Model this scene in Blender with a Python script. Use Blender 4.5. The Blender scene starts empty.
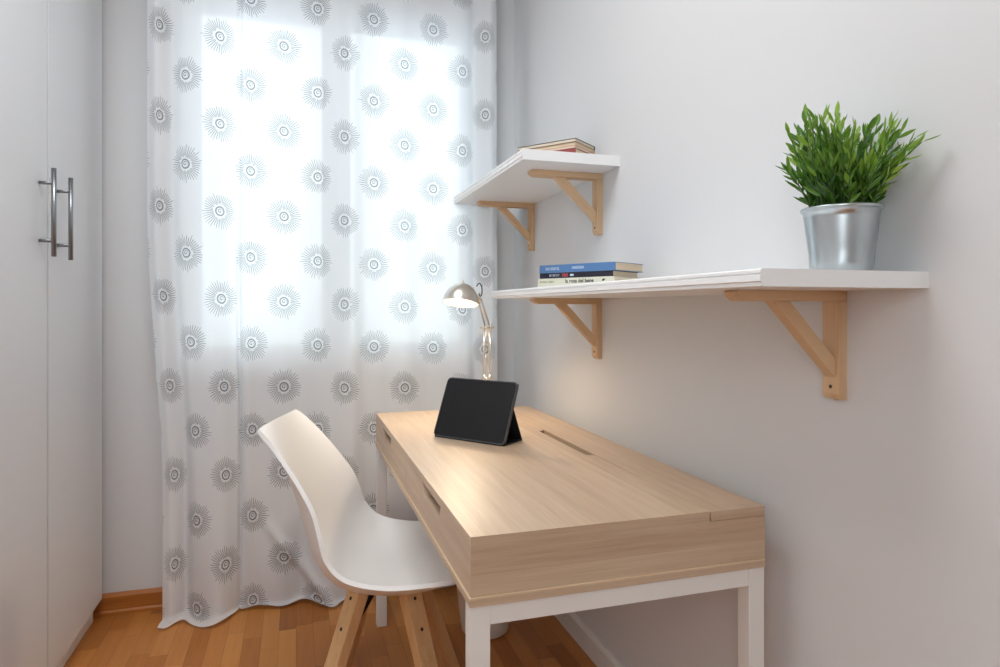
import bpy, bmesh, math, random
from mathutils import Vector, Matrix
random.seed(7)
S = bpy.context.scene
COL = S.collection
PI = math.pi
R = math.radians

# ------------------------------------------------------------------ camera, world, lights, exposure
cam = bpy.data.cameras.new('camera')
cam.sensor_width = 36.0
cam.lens = 641.83 / 1000 * 36
cam.shift_x = 0.009
cam.shift_y = -0.02555
cam.clip_start = 0.02
co = bpy.data.objects.new('camera', cam)
co.location = (0, 0, 1.1262)
co.rotation_euler = (PI / 2, 0, -0.2947)
COL.objects.link(co)
S.camera = co

S.view_settings.view_transform = 'Standard'
S.view_settings.look = 'None'
S.view_settings.gamma = 1.0
S.view_settings.use_curve_mapping = False
S.view_settings.exposure = 0.12
S.cycles.max_bounces = 10
S.cycles.diffuse_bounces = 6
S.cycles.transparent_max_bounces = 12
S.cycles.sample_clamp_indirect = 6.0
S.cycles.caustics_reflective = False
S.cycles.caustics_refractive = False
S.cycles.use_denoising = True

W = bpy.data.worlds.new('daylight')
S.world = W
W.use_nodes = True
wn, wl = W.node_tree.nodes, W.node_tree.links
wn.clear()
w_out = wn.new('ShaderNodeOutputWorld')
w_bg = wn.new('ShaderNodeBackground')
w_tc = wn.new('ShaderNodeTexCoord')
w_sep = wn.new('ShaderNodeSeparateXYZ')
w_ramp = wn.new('ShaderNodeValToRGB')
w_mr = wn.new('ShaderNodeMapRange')
w_mr.inputs['From Min'].default_value = -0.5
w_mr.inputs['From Max'].default_value = 0.5
wl.new(w_tc.outputs['Generated'], w_sep.inputs[0])
wl.new(w_sep.outputs['Z'], w_mr.inputs['Value'])
wl.new(w_mr.outputs[0], w_ramp.inputs[0])
el = w_ramp.color_ramp.elements
el[0].position, el[0].color = 0.36, (0.44, 0.49, 0.56, 1)       # ground and trees outside
el[1].position, el[1].color = 0.80, (0.86, 0.94, 1.0, 1)       # bright overcast sky
e = el.new(0.55); e.color = (0.73, 0.82, 0.84, 1)
wl.new(w_ramp.outputs[0], w_bg.inputs['Color'])
w_bg.inputs['Strength'].default_value = 5.4
wl.new(w_bg.outputs[0], w_out.inputs['Surface'])


def area_light(name, loc, target, sx, sy, power, col):
    l = bpy.data.lights.new(name, 'AREA')
    l.shape = 'RECTANGLE'
    l.size, l.size_y = sx, sy
    l.energy = power
    l.color = col
    o = bpy.data.objects.new(name, l)
    o.location = loc
    d = Vector(target) - Vector(loc)
    o.rotation_euler = d.to_track_quat('-Z', 'Y').to_euler()
    COL.objects.link(o)
    return o


# added unseen fill lights: a large one left behind the camera, one under the ceiling
area_light('side_fill_light', (-1.15, -1.0, 1.75), (0.5, 2.2, 0.95), 1.4, 1.5, 28, (0.89, 0.965, 1.0))
area_light('ceiling_fill_light', (-0.2, 1.1, 2.66), (-0.2, 1.1, 0), 0.9, 0.9, 20, (0.955, 0.98, 1.0))

# ------------------------------------------------------------------ helpers


class MB:
    """collects shapes into one bmesh"""

    def __init__(self):
        self.bm = bmesh.new()

    def box(self, lo, hi, bevel=0.0, seg=2, rot=None, mat=0):
        c = [(a + b) / 2 for a, b in zip(lo, hi)]
        d = [abs(b - a) for a, b in zip(lo, hi)]
        t = bmesh.new()
        bmesh.ops.create_cube(t, size=1.0)
        bmesh.ops.scale(t, vec=d, verts=t.verts)
        if bevel > 0:
            bmesh.ops.bevel(t, geom=list(t.edges), offset=min(bevel, min(d) * .45), segments=seg, profile=.5, affect='EDGES')
        M = Matrix.Translation(c)
        if rot is not None:
            M = M @ rot
        bmesh.ops.transform(t, matrix=M, verts=t.verts)
        self.merge(t, mat)
        return self

    def merge(self, t, mat=0, M=None):
        if M is not None:
            bmesh.ops.transform(t, matrix=M, verts=t.verts)
        vm = {}
        for v in t.verts:
            vm[v] = self.bm.verts.new(v.co)
        for f in t.faces:
            try:
                g = self.bm.faces.new([vm[v] for v in f.verts])
                g.material_index = mat
                g.smooth = f.smooth
            except ValueError:
                pass
        t.free()

    def bar(self, a, b, w, h, up=(0, 0, 1), bevel=0.0, mat=0):
        """a rectangular bar from a to b, w across and h along up"""
        a, b = Vector(a), Vector(b)
        z = (b - a).normalized()
        x = Vector(up).cross(z)
        if x.length < 1e-5:
            x = Vector((1, 0, 0))
        x.normalize()
        y = z.cross(x)
        t = bmesh.new()
        bmesh.ops.create_cube(t, size=1.0)
        bmesh.ops.scale(t, vec=(w, h, (b - a).length), verts=t.verts)
        if bevel:
            bmesh.ops.bevel(t, geom=list(t.edges), offset=bevel, segments=2, profile=.5, affect='EDGES')
        M = Matrix((x, y, z)).transposed().to_4x4()
        M.translation = (a + b) / 2
        self.merge(t, mat, M)
        return self

    def tube(self, pts, r, n=12, cap=True, closed=False, mat=0):
        pts = [Vector(p) for p in pts]
        m = len(pts)
        rr = r if isinstance(r, (list, tuple)) else [r] * m
        rings = []
        prev = None
        for i, p in enumerate(pts):
            if closed:
                d = pts[(i + 1) % m] - pts[i - 1]
            else:
                d = pts[min(i + 1, m - 1)] - pts[max(i - 1, 0)]
            d.normalize()
            if prev is None:
                u = d.orthogonal().normalized()
            else:
                u = (prev - d * prev.dot(d))
                u = u.normalized() if u.length > 1e-6 else d.orthogonal().normalized()
            prev = u
            v = d.cross(u)
            rings.append([self.bm.verts.new(p + (u * math.cos(2 * PI * k / n) + v * math.sin(2 * PI * k / n)) * rr[i]) for k in range(n)])
        rng = range(m if closed else m - 1)
        for i in rng:
            A, B = rings[i], rings[(i + 1) % m]
            for k in range(n):
                f = self.bm.faces.new((A[k], A[(k + 1) % n], B[(k + 1) % n], B[k]))
                f.smooth = True
                f.material_index = mat
        if cap and not closed:
            f = self.bm.faces.new(list(reversed(rings[0]))); f.material_index = mat
            f = self.bm.faces.new(rings[-1]); f.material_index = mat
        return self

    def lathe(self, prof, n=32, M=None, mat=0, smooth=True):
        """prof: (radius, height) points, turned about z"""
        t = bmesh.new()
        rings = []
        for r, z in prof:
            if r < 1e-6:
                rings.append([t.verts.new((0, 0, z))])
            else:
                rings.append([t.verts.new((r * math.cos(2 * PI * k / n), r * math.sin(2 * PI * k / n), z)) for k in range(n)])
        for A, B in zip(rings, rings[1:]):
            if len(A) == 1 and len(B) == 1:
                continue
            for k in range(n):
                k2 = (k + 1) % n
                if len(A) == 1:
                    f = t.faces.new((A[0], B[k2], B[k]))
                elif len(B) == 1:
                    f = t.faces.new((A[k], A[k2], B[0]))
                else:
                    f = t.faces.new((A[k], A[k2], B[k2], B[k]))
                f.smooth = smooth
        self.merge(t, mat, M)
        return self

    def prism(self, poly, axis, lo, hi, bevel=0.0, mat=0):
        """poly in the plane of the two other axes (kept in x,y,z order), extruded along axis"""
        t = bmesh.new()

        def P(p, w):
            q = list(p)
            q.insert(axis, w)
            return q
        A = [t.verts.new(P(p, lo)) for p in poly]
        B = [t.verts.new(P(p, hi)) for p in poly]
        n = len(poly)
        t.faces.new(A)
        t.faces.new(list(reversed(B)))
        for k in range(n):
            t.faces.new((A[k], B[k], B[(k + 1) % n], A[(k + 1) % n]))
        bmesh.ops.recalc_face_normals(t, faces=t.faces)
        if bevel:
            bmesh.ops.bevel(t, geom=list(t.edges), offset=bevel, segments=2, profile=.5, affect='EDGES')
        self.merge(t, mat)
        return self

    def build(self, name, mats, parent=None, recalc=True, origin=None):
        if recalc:
            bmesh.ops.recalc_face_normals(self.bm, faces=self.bm.faces)
        me = bpy.data.meshes.new(name)
        self.bm.to_mesh(me)
        self.bm.free()
        if not isinstance(mats, (list, tuple)):
            mats = [mats]
        for m in mats:
            me.materials.append(m)
        o = bpy.data.objects.new(name, me)
        COL.objects.link(o)
        if parent is not None:
            o.parent = parent
            o.matrix_parent_inverse = world_of(parent).inverted()
        return o


def world_of(o):
    M = o.matrix_basis.copy()
    if o.parent is not None:
        M = world_of(o.parent) @ o.matrix_parent_inverse @ M
    return M


def tag(o, label, cat, group=None):
    o['label'] = label
    o['category'] = cat
    if group:
        o['group'] = group
    return o


def thing(name, loc, label, cat, group=None, rz=0):
    o = bpy.data.objects.new(name, None)
    o.empty_display_size = .05
    o.location = loc
    o.rotation_euler = (0, 0, rz)
    COL.objects.link(o)
    return tag(o, label, cat, group)


def struct(o):
    o['kind'] = 'structure'
    return o


# ------------------------------------------------------------------ materials
def srgb(r, g, b):
    f = lambda c: (c / 255 / 12.92) if c <= 10.3 else ((c / 255 + .055) / 1.055) ** 2.4
    return (f(r), f(g), f(b), 1)


def mat(name, col, rough=.5, metal=0.0, spec=.5, coat=0.0):
    m = bpy.data.materials.new(name)
    m.use_nodes = True
    b = m.node_tree.nodes['Principled BSDF']
    b.inputs['Base Color'].default_value = col
    b.inputs['Roughness'].default_value = rough
    b.inputs['Metallic'].default_value = metal
    b.inputs['Specular IOR Level'].default_value = spec
    b.inputs['Coat Weight'].default_value = coat
    return m


class NT:
    """short hand for node graphs"""

    def __init__(self, m):
        self.m = m
        self.nt = m.node_tree
        self.b = self.nt.nodes.get('Principled BSDF')

    def n(self, t, **kw):
        x = self.nt.nodes.new(t)
        for k, v in kw.items():
            setattr(x, k, v)
        return x

    def l(self, a, b):
        self.nt.links.new(a, b)

    def math(self, op, a, b=None, c=None):
        x = self.n('ShaderNodeMath', operation=op)
        for i, v in enumerate((a, b, c)):
            if v is None:
                continue
            if isinstance(v, (int, float)):
                x.inputs[i].default_value = v
            else:
                self.l(v, x.inputs[i])
        return x.outputs[0]

    def mix(self, fac, a, b, blend='MIX'):
        x = self.n('ShaderNodeMix', data_type='RGBA', blend_type=blend)
        for sock, v in ((x.inputs[0], fac), (x.inputs[6], a), (x.inputs[7], b)):
            if isinstance(v, (int, float)):
                sock.default_value = v
            elif isinstance(v, tuple):
                sock.default_value = v
            else:
                self.l(v, sock)
        return x.outputs[2]

    def ramp(self, fac, stops):
        x = self.n('ShaderNodeValToRGB')
        e = x.color_ramp.elements
        e[0].position, e[0].color = stops[0]
        e[1].position, e[1].color = stops[-1]
        for p, c in stops[1:-1]:
            k = e.new(p)
            k.color = c
        self.l(fac, x.inputs[0])
        return x.outputs[0]

    def obj(self):
        return self.n('ShaderNodeTexCoord').outputs['Object']

    def noise(self, vec, scale, detail=3, rough=.5):
        x = self.n('ShaderNodeTexNoise')
        x.inputs['Scale'].default_value = scale
        x.inputs['Detail'].default_value = detail
        x.inputs['Roughness'].default_value = rough
        self.l(vec, x.inputs['Vector'])
        return x.outputs['Fac']

    def mapping(self, vec, scale, loc=(0, 0, 0)):
        x = self.n('ShaderNodeMapping')
        x.inputs['Scale'].default_value = scale
        x.inputs['Location'].default_value = loc
        self.l(vec, x.inputs['Vector'])
        return x.outputs[0]

    def bump(self, h, strength, dist=.001):
        x = self.n('ShaderNodeBump')
        x.inputs['Strength'].default_value = strength
        x.inputs['Distance'].default_value = dist
        self.l(h, x.inputs['Height'])
        self.l(x.outputs[0], self.b.inputs['Normal'])


def plaster(name, col):
    m = mat(name, col, .85, spec=.25)
    g = NT(m)
    n = g.noise(g.obj(), 60, 4)
    g.bump(n, .08, .002)
    return m


def wood(name, c_dark, c_mid, c_light, axis, rough=.42, band=.075, spec=.45, stretch=26.0, band_amt=.5):
    """straight grained wood, grain along axis, laid in staves across it"""
    m = mat(name, c_mid, rough, spec=spec)
    g = NT(m)
    v = g.obj()
    sc = [stretch] * 3
    sc[axis] = 1.3
    f1 = g.noise(g.mapping(v, sc), 2.2, 5, .62)
    sc2 = [stretch * 6] * 3
    sc2[axis] = 3.0
    f2 = g.noise(g.mapping(v, sc2), 2.0, 2, .6)
    f = g.math('ADD', g.math('MULTIPLY', f1, .7), g.math('MULTIPLY', f2, .3))
    sep = g.n('ShaderNodeSeparateXYZ')
    g.l(v, sep.inputs[0])
    o = [i for i in range(3) if i != axis]
    cells = []
    for i in o:
        cells.append(g.math('FLOOR', g.math('MULTIPLY', g.math('ADD', sep.outputs[i], 3.013), 1 / band)))
    wn_ = g.n('ShaderNodeTexWhiteNoise', noise_dimensions='2D')
    cb = g.n('ShaderNodeCombineXYZ')
    g.l(cells[0], cb.inputs[0])
    g.l(cells[1], cb.inputs[1])
    g.l(cb.outputs[0], wn_.inputs['Vector'])
    f = g.math('ADD', f, g.math('MULTIPLY', g.math('SUBTRACT', wn_.outputs['Value'], .5), band_amt))
    col = g.ramp(f, [(.20, c_dark), (.5, c_mid), (.82, c_light)])
    g.l(col, g.b.inputs['Base Color'])
    g.bump(f2, .06, .0006)
    return m


M_wall = plaster('white_plaster', srgb(217, 217, 218))
M_ceil = plaster('ceiling_paint', srgb(240, 240, 238))
M_ward = mat('white_wardrobe_foil', srgb(220, 221, 223), .45, spec=.4)
M_wardin = mat('wardrobe_gap_dark', srgb(120, 120, 118), .8)
M_steel = mat('brushed_steel', srgb(150, 152, 155), .34, 1.0)
M_white = mat('white_lacquer', srgb(240, 240, 240), .38, spec=.45)
M_frame = mat('white_metal_frame', srgb(232, 231, 228), .45)
M_winfr = mat('white_window_frame', srgb(236, 238, 238), .4)
OAK = (srgb(172, 144, 118), srgb(193, 167, 141), srgb(209, 187, 162))
M_oak_y = wood('pale_oak_laminate_long', *OAK, axis=1, rough=.42, spec=.6, band=.09, band_amt=.22)
M_oak_x = wood('pale_oak_laminate_end', *OAK, axis=0, rough=.4, spec=.45, band=.05, band_amt=.28)
M_oak_edge = mat('pale_oak_lit_edge', srgb(216, 190, 158), .45)  # lighter oak, painting in the light caught by the ledge
M_oak_in = mat('oak_recess', srgb(150, 118, 88), .6)
PINE = (srgb(196, 160, 122), srgb(214, 181, 144), srgb(226, 198, 164))
M_pine_x = wood('pine_across', *PINE, axis=0, rough=.55, spec=.3, band=.3, band_amt=.1)
M_pine_z = wood('pine_upright', *PINE, axis=2, rough=.55, spec=.3, band=.3, band_amt=.1)
M_pine = mat('pine_strut', srgb(214, 181, 144), .55, spec=.3)
BEECH = (srgb(196, 150, 104), srgb(214, 172, 124), srgb(226, 190, 146))
M_beech = wood('beech_leg', *BEECH, axis=2, rough=.45, spec=.35, band=.4, band_amt=.1)
SKIRT = (srgb(150, 88, 34), srgb(176, 108, 46), srgb(196, 128, 62))
M_skirt = wood('varnished_oak_skirting', *SKIRT, axis=0, rough=.35, spec=.5, band=.3, band_amt=.1, stretch=14)
M_screw = mat('dark_screw', srgb(70, 60, 52), .4, .7)
M_black = mat('black_steel', srgb(22, 22, 24), .5, .3)
M_shell = mat('white_polypropylene', srgb(236, 234, 232), .38, spec=.45)
M_nickel = mat('nickel_plated_steel', srgb(228, 222, 212), .28, 1.0)
M_case = mat('black_folio_case', srgb(24, 25, 28), .6, spec=.35)
M_caseedge = mat('grey_case_edge', srgb(66, 68, 72), .5, spec=.4)
M_screen = mat('black_glass_screen', srgb(6, 7, 9), .05, spec=.5)
M_bin = mat('off_white_bin_plastic', srgb(222, 214, 202), .5)
M_soil = mat('dark_potting_filler', srgb(44, 40, 30), .9)
M_stem = mat('plant_stem', srgb(64, 96, 38), .6)
M_cord = mat('black_cord', srgb(30, 30, 32), .5)

# galvanised pot
M_zinc = mat('galvanised_zinc', srgb(176, 184, 188), .3, 1.0)
g = NT(M_zinc)
zn = g.noise(g.mapping(g.obj(), (1, 1, .25)), 22, 3)
g.l(g.ramp(zn, [(.3, srgb(178, 188, 192)), (.7, srgb(212, 219, 222))]), g.b.inputs['Base Color'])

# leaves: colour by the per leaf attribute
M_leaf = mat('green_leaf', srgb(70, 120, 40), .38, spec=.5)
g = NT(M_leaf)
at = g.n('ShaderNodeAttribute', attribute_name='tone')
g.l(g.ramp(at.outputs['Fac'], [(0, srgb(44, 80, 30)), (.4, srgb(78, 124, 42)), (.75, srgb(124, 164, 56)), (1, srgb(160, 190, 90))]), g.b.inputs['Base Color'])
tr = g.n('ShaderNodeBsdfTranslucent')
g.l(g.ramp(at.outputs['Fac'], [(0, srgb(80, 130, 30)), (1, srgb(160, 200, 70))]), tr.inputs['Color'])
mx = g.n('ShaderNodeMixShader')
mx.inputs[0].default_value = .25
g.l(g.b.outputs[0], mx.inputs[1])
g.l(tr.outputs[0], mx.inputs[2])
g.l(mx.outputs[0], g.nt.nodes['Material Output'].inputs['Surface'])


def paper(name, col):
    m = mat(name, col, .8, spec=.2)
    g = NT(m)
    n = g.noise(g.mapping(g.obj(), (3, 3, 900)), 1.0, 2)
    lo = tuple(c * .82 for c in col[:3]) + (1,)
    g.l(g.ramp(n, [(.3, lo), (.7, col)]), g.b.inputs['Base Color'])
    return m


M_page = paper('cream_pages', srgb(226, 206, 178))
M_page2 = paper('pale_pages', srgb(228, 214, 192))

# parquet: narrow strips along y, random offsets and tones
M_floor = mat('oak_parquet', srgb(180, 110, 50), .36, spec=.45)
g = NT(M_floor)
v = g.obj()
sep = g.n('ShaderNodeSeparateXYZ')
g.l(v, sep.inputs[0])
PW, PL = .057, .30
fx = g.math('MULTIPLY', sep.outputs[0], 1 / PW)
ix = g.math('FLOOR', fx)
wn1 = g.n('ShaderNodeTexWhiteNoise', noise_dimensions='1D')
g.l(ix, wn1.inputs['W'])
fy = g.math('ADD', g.math('MULTIPLY', sep.outputs[1], 1 / PL), g.math('MULTIPLY', wn1.outputs['Value'], 7.0))
iy = g.math('FLOOR', fy)
cb = g.n('ShaderNodeCombineXYZ')
g.l(ix, cb.inputs[0]); g.l(iy, cb.inputs[1])
wn2 = g.n('ShaderNodeTexWhiteNoise', noise_dimensions='2D')
g.l(cb.outputs[0], wn2.inputs['Vector'])
# grain, shifted per strip
sh = g.n('ShaderNodeVectorMath', operation='MULTIPLY')
g.l(wn2.outputs['Color'], sh.inputs[0]); sh.inputs[1].default_value = (9, 9, 9)
ad = g.n('ShaderNodeVectorMath', operation='ADD')
g.l(g.mapping(v, (34, 2.2, 1)), ad.inputs[0]); g.l(sh.outputs[0], ad.inputs[1])
gr = g.noise(ad.outputs[0], 2.0, 4, .6)
tone = g.math('ADD', g.math('MULTIPLY', wn2.outputs['Value'], .62), g.math('MULTIPLY', gr, .38))
colf = g.ramp(tone, [(.15, srgb(150, 90, 38)), (.45, srgb(178, 112, 52)), (.85, srgb(202, 138, 72))])
ex = g.math('ABSOLUTE', g.math('SUBTRACT', g.math('FRACT', fx), .5))
ey = g.math('ABSOLUTE', g.math('SUBTRACT', g.math('FRACT', fy), .5))
gap = g.math('MAXIMUM', g.math('GREATER_THAN', ex, .485), g.math('GREATER_THAN', ey, .4965))
colf = g.mix(g.math('MULTIPLY', gap, .45), colf, srgb(104, 56, 22))
g.l(colf, g.b.inputs['Base Color'])
g.bump(g.math('SUBTRACT', 1.0, gap), .15, .0008)

# curtain: thin white cotton printed with grey sunbursts; uv in metres, column pitch .13, drop .3205
DU, DV = .13, .3205
M_curt = bpy.data.materials.new('sunburst_print_voile')
M_curt.use_nodes = True
g = NT(M_curt)
g.nt.nodes.remove(g.b)
uv = g.n('ShaderNodeUVMap', uv_map='cloth')
sep = g.n('ShaderNodeSeparateXYZ')
g.l(uv.outputs[0], sep.inputs[0])
uu, vv = sep.outputs[0], sep.outputs[1]
col_i = g.math('ROUND', g.math('DIVIDE', uu, DU))
lx = g.math('SUBTRACT', uu, g.math('MULTIPLY', col_i, DU))
# a disc is wider than one column, so look at the nearest column of each parity
par = g.math('FLOORED_MODULO', col_i, 2.0)


def burst(cidx_parity):
    """print mask for the columns of one parity"""
    k = g.math('DIVIDE', g.math('SUBTRACT', uu, cidx_parity * DU), 2 * DU)
    kc = g.math('ROUND', k)
    dx = g.math('MULTIPLY', g.math('SUBTRACT', k, kc), 2 * DU)
    vo = .534 - DV * (.5 if cidx_parity else 0) - .006
    w = g.math('DIVIDE', g.math('SUBTRACT', vv, vo), DV)
    wc = g.math('ROUND', w)
    dy = g.math('MULTIPLY', g.math('SUBTRACT', w, wc), DV)
    r = g.math('SQRT', g.math('ADD', g.math('MULTIPLY', dx, dx), g.math('MULTIPLY', dy, dy)))
    th = g.math('ARCTAN2', dy, dx)
    # per print, per ray variation
    t2 = g.math('MULTIPLY', th, 40 / (2 * PI))
    ray = g.math('FLOOR', t2)
    cb = g.n('ShaderNodeCombineXYZ')
    g.l(ray, cb.inputs[0])
    g.l(g.math('ADD', g.math('MULTIPLY', kc, 13.7), g.math('MULTIPLY', wc, 5.3)), cb.inputs[1])
    wn = g.n('ShaderNodeTexWhiteNoise', noise_dimensions='2D')
    g.l(cb.outputs[0], wn.inputs['Vector'])
    sc = g.n('ShaderNodeSeparateColor')
    g.l(wn.outputs['Color'], sc.inputs[0])
    rout = g.math('ADD', g.math('MULTIPLY', sc.outputs[0], .016), .056)
    rin = g.math('ADD', g.math('MULTIPLY', sc.outputs[1], .008), .023)
    fr = g.math('ABSOLUTE', g.math('SUBTRACT', g.math('FRACT', t2), .5))
    line = g.math('LESS_THAN', fr, g.math('MULTIPLY', g.math('SUBTRACT', 1.0, g.math('DIVIDE', r, .082)), .46))
    rays = g.math('MULTIPLY', line, g.math('MULTIPLY', g.math('LESS_THAN', r, rout), g.math('GREATER_THAN', r, rin)))
    rays = g.math('MULTIPLY', rays, .80)
    ring = g.math('LESS_THAN', g.math('ABSOLUTE', g.math('SUBTRACT', r, .0155)), .0026)
    # inner spiral
    sp = g.math('FRACT', g.math('ADD', g.math('DIVIDE', r, .0085), g.math('DIVIDE', th, 2 * PI)))
    spi = g.math('MULTIPLY', g.math('LESS_THAN', sp, .42), g.math('LESS_THAN', r, .010))
    m = g.math('MAXIMUM', rays, g.math('MAXIMUM', ring, g.math('MULTIPLY', spi, .9)))
    return m


mask = g.math('MAXIMUM', burst(0), burst(1))
weave = g.n('ShaderNodeTexNoise')
weave.inputs['Scale'].default_value = 3.0
g.l(g.mapping(uv.outputs[0], (40, 1, 1)), weave.inputs['Vector'])
c_cloth = g.mix(mask, srgb(240, 241, 243), srgb(76, 76, 78))
dif = g.n('ShaderNodeBsdfDiffuse')
g.l(c_cloth, dif.inputs['Color'])
trl = g.n('ShaderNodeBsdfTranslucent')
g.l(g.mix(mask, srgb(240, 245, 250), srgb(208, 213, 216)), trl.inputs['Color'])
tra = g.n('ShaderNodeBsdfTransparent')
m1 = g.n('ShaderNodeMixShader'); m1.inputs[0].default_value = .34
g.l(dif.outputs[0], m1.inputs[1]); g.l(trl.outputs[0], m1.inputs[2])
m2 = g.n('ShaderNodeMixShader')
g.l(g.math('MULTIPLY', g.math('SUBTRACT', 1.0, g.math('MULTIPLY', mask, .6)), .04), m2.inputs[0])
g.l(m1.outputs[0], m2.inputs[1]); g.l(tra.outputs[0], m2.inputs[2])
g.l(m2.outputs[0], g.nt.nodes['Material Output'].inputs['Surface'])

# window glass
M_glass = bpy.data.materials.new('window_glass')
M_glass.use_nodes = True
g = NT(M_glass)
g.nt.nodes.remove(g.b)
tra = g.n('ShaderNodeBsdfTransparent'); tra.inputs[0].default_value = (.95, .98, .97, 1)
glo = g.n('ShaderNodeBsdfGlossy'); glo.inputs['Roughness'].default_value = .02
fre = g.n('ShaderNodeFresnel'); fre.inputs['IOR'].default_value = 1.45
mx = g.n('ShaderNodeMixShader')
g.l(fre.outputs[0], mx.inputs[0]); g.l(tra.outputs[0], mx.inputs[1]); g.l(glo.outputs[0], mx.inputs[2])
g.l(mx.outputs[0], g.nt.nodes['Material Output'].inputs['Surface'])

# lit lamp bulb
M_bulb = mat('lit_bulb', srgb(255, 240, 215), .3)
bb = M_bulb.node_tree.nodes['Principled BSDF']
bb.inputs['Emission Color'].default_value = (1.0, .80, .52, 1)
bb.inputs['Emission Strength'].default_value = 30.0
M_shadein = mat('white_shade_lining', srgb(245, 240, 230), .6)

# ------------------------------------------------------------------ room shell
XL, XR, YF, YB, ZC = -1.27, .918, -1.75, 2.67, 2.72
T = .12
struct(MB().box((XL - T, YF - T, -.1), (XR + T, YB + .22, 0)).build('floor', M_floor))
struct(MB().box((XL - T, YF - T, ZC), (XR + T, YB + .22, ZC + .1)).build('ceiling', M_ceil))
struct(MB().box((XR, YF - T, 0), (XR + T, YB + .22, ZC)).build('wall_right', M_wall))
struct(MB().box((XL - T, YF - T, 0), (XL, YB + .22, ZC)).build('wall_left', M_wall))
struct(MB().box((XL, YF - T, 0), (XR, YF, ZC)).build('wall_front', M_wall))
# back wall with the window opening
OX0, OX1, OZ0, OZ1 = -.43, .76, .90, 2.355
b = MB()
b.box((XL, YB, 0), (OX0, YB + .2, ZC)).box((OX1, YB, 0), (XR, YB + .2, ZC))
b.box((OX0, YB, 0), (OX1, YB + .2, OZ0)).box((OX0, YB, OZ1), (OX1, YB + .2, ZC))
struct(b.build('wall_back', M_wall))

# window: casing on the wall, fixed frame, two sashes with panes
win = thing('window_1', ((OX0 + OX1) / 2, YB, OZ0), 'white two sash window behind the printed curtain', 'window')
win['kind'] = 'structure'
b = MB()
cw = .07
b.box((OX0 - cw, YB - .022, OZ0 - .05), (OX0 + .004, YB, OZ1 + cw), .004)
b.box((OX1 - .004, YB - .022, OZ0 - .05), (OX1 + cw, YB, OZ1 + cw), .004)
b.box((OX0, YB - .022, OZ1 - .004), (OX1, YB, OZ1 + cw), .004)
b.box((OX0, YB - .022, OZ0 - .05), (OX1, YB, OZ0 + .004), .004)
b.build('casing', M_winfr, win)
b = MB()
fw = .022
b.box((OX0, YB + .01, OZ0), (OX0 + fw, YB + .09, OZ1), .002).box((OX1 - fw, YB + .01, OZ0), (OX1, YB + .09, OZ1), .002)
b.box((OX0, YB + .01, OZ1 - fw), (OX1, YB + .09, OZ1), .002).box((OX0, YB + .01, OZ0), (OX1, YB + .09, OZ0 + fw), .002)
b.build('window_frame', M_winfr, win)
xm = .156
for x0, x1 in ((OX0 + fw, xm), (xm, OX1 - fw)):
    sw = .056
    z0, z1 = OZ0 + fw, OZ1 - fw
    b = MB()
    b.box((x0, YB + .02, z0), (x0 + sw, YB + .075, z1), .004).box((x1 - sw, YB + .02, z0), (x1, YB + .075, z1), .004)
    b.box((x0 + sw, YB + .02, z0), (x1 - sw, YB + .075, z0 + sw), .004).box((x0 + sw, YB + .02, z1 - sw), (x1 - sw, YB + .075, z1), .004)
    s = b.build('sash', M_winfr, win)
    MB().box((x0 + sw - .005, YB + .045, z0 + sw - .005), (x1 - sw + .005, YB + .049, z1 - sw + .005)).build('pane', M_glass, s)

# skirting boards
def skirting(name, axis, lo, hi, face, m, h=.077, t=.014):
    """profiled board; face is the wall plane, board grows away from it"""
    if axis == 0:
        prof = [(face, 0), (face - t - .006, 0), (face - t - .006, .012), (face - t, .018), (face - t, h - .012), (face - t * .45, h), (face, h)]
    else:
        prof = [(face, 0), (face - t, 0), (face - t, h - .012), (face - t * .45, h), (face, h)]
    return struct(MB().prism(prof, axis, lo, hi).build(name, m))


skirting('baseboard_back', 0, XL, XR, YB, M_skirt)
skirting('baseboard_right', 1, YF, YB - .02, XR, M_frame)

# ------------------------------------------------------------------ wardrobe
wx, wy0, wy1, wz = -.67, 1.575, 2.625, 2.45
wd = thing('wardrobe', ((wx - .55), (wy0 + wy1) / 2, 0), 'tall white wardrobe with two flat doors and steel bar handles', 'wardrobe')
b = MB()
b.box((XL + .002, wy0, .075), (wx - .022, wy0 + .018, wz), .001).box((XL + .002, wy1 - .018, .075), (wx - .022, wy1, wz), .001)
b.box((XL + .002, wy0, wz - .018), (wx - .022, wy1, wz), .001).box((XL + .002, wy0, .075), (wx - .022, wy1, .095), .001)
b.box((XL + .002, wy0 + .018, .095), (XL + .012, wy1 - .018, wz - .018))
b.build('carcass', M_ward, wd)
MB().box((XL + .03, wy0 + .005, 0), (wx - .028, wy1 - .004, .078), .001).build('plinth', M_ward, wd)
ym = 2.096
for y0, y1, yh in ((wy0 + .002, ym - .005, 2.030), (ym + .005, wy1 - .002, 2.167)):
    d = MB().box((wx - .019, y0, .078), (wx, y1, wz - .002), .0012).build('door', M_ward, wd)
    hb = MB()
    hb.tube([(wx + .035, yh, 1.267), (wx + .035, yh, 1.509)], .0062, 16)
    for z in (1.310, 1.468):
        hb.tube([(wx - .001, yh, z), (wx + .035, yh, z)], .0048, 12)
    hb.build('handle', M_steel, d)

# ------------------------------------------------------------------ curtain
COLX = [-.464, -.383, -.266, -.163, -.044, .080, .176, .291, .412, .529, .645, .742]


def col_of(x):
    """fabric position (in columns) of a place along the hanging curtain"""
    a = COLX
    if x <= a[0]:
        return (x - a[0]) / .07
    for i in range(len(a) - 1):
        if x <= a[i + 1]:
            return i + (x - a[i]) / (a[i + 1] - a[i])
    return len(a) - 1 + (x - a[-1]) / .085


def gauss(x, c, s):
    return math.exp(-((x - c) / s) ** 2)


def smooth(a, b, x):
    t = max(0, min(1, (x - a) / (b - a)))
    return t * t * (3 - 2 * t)


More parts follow.
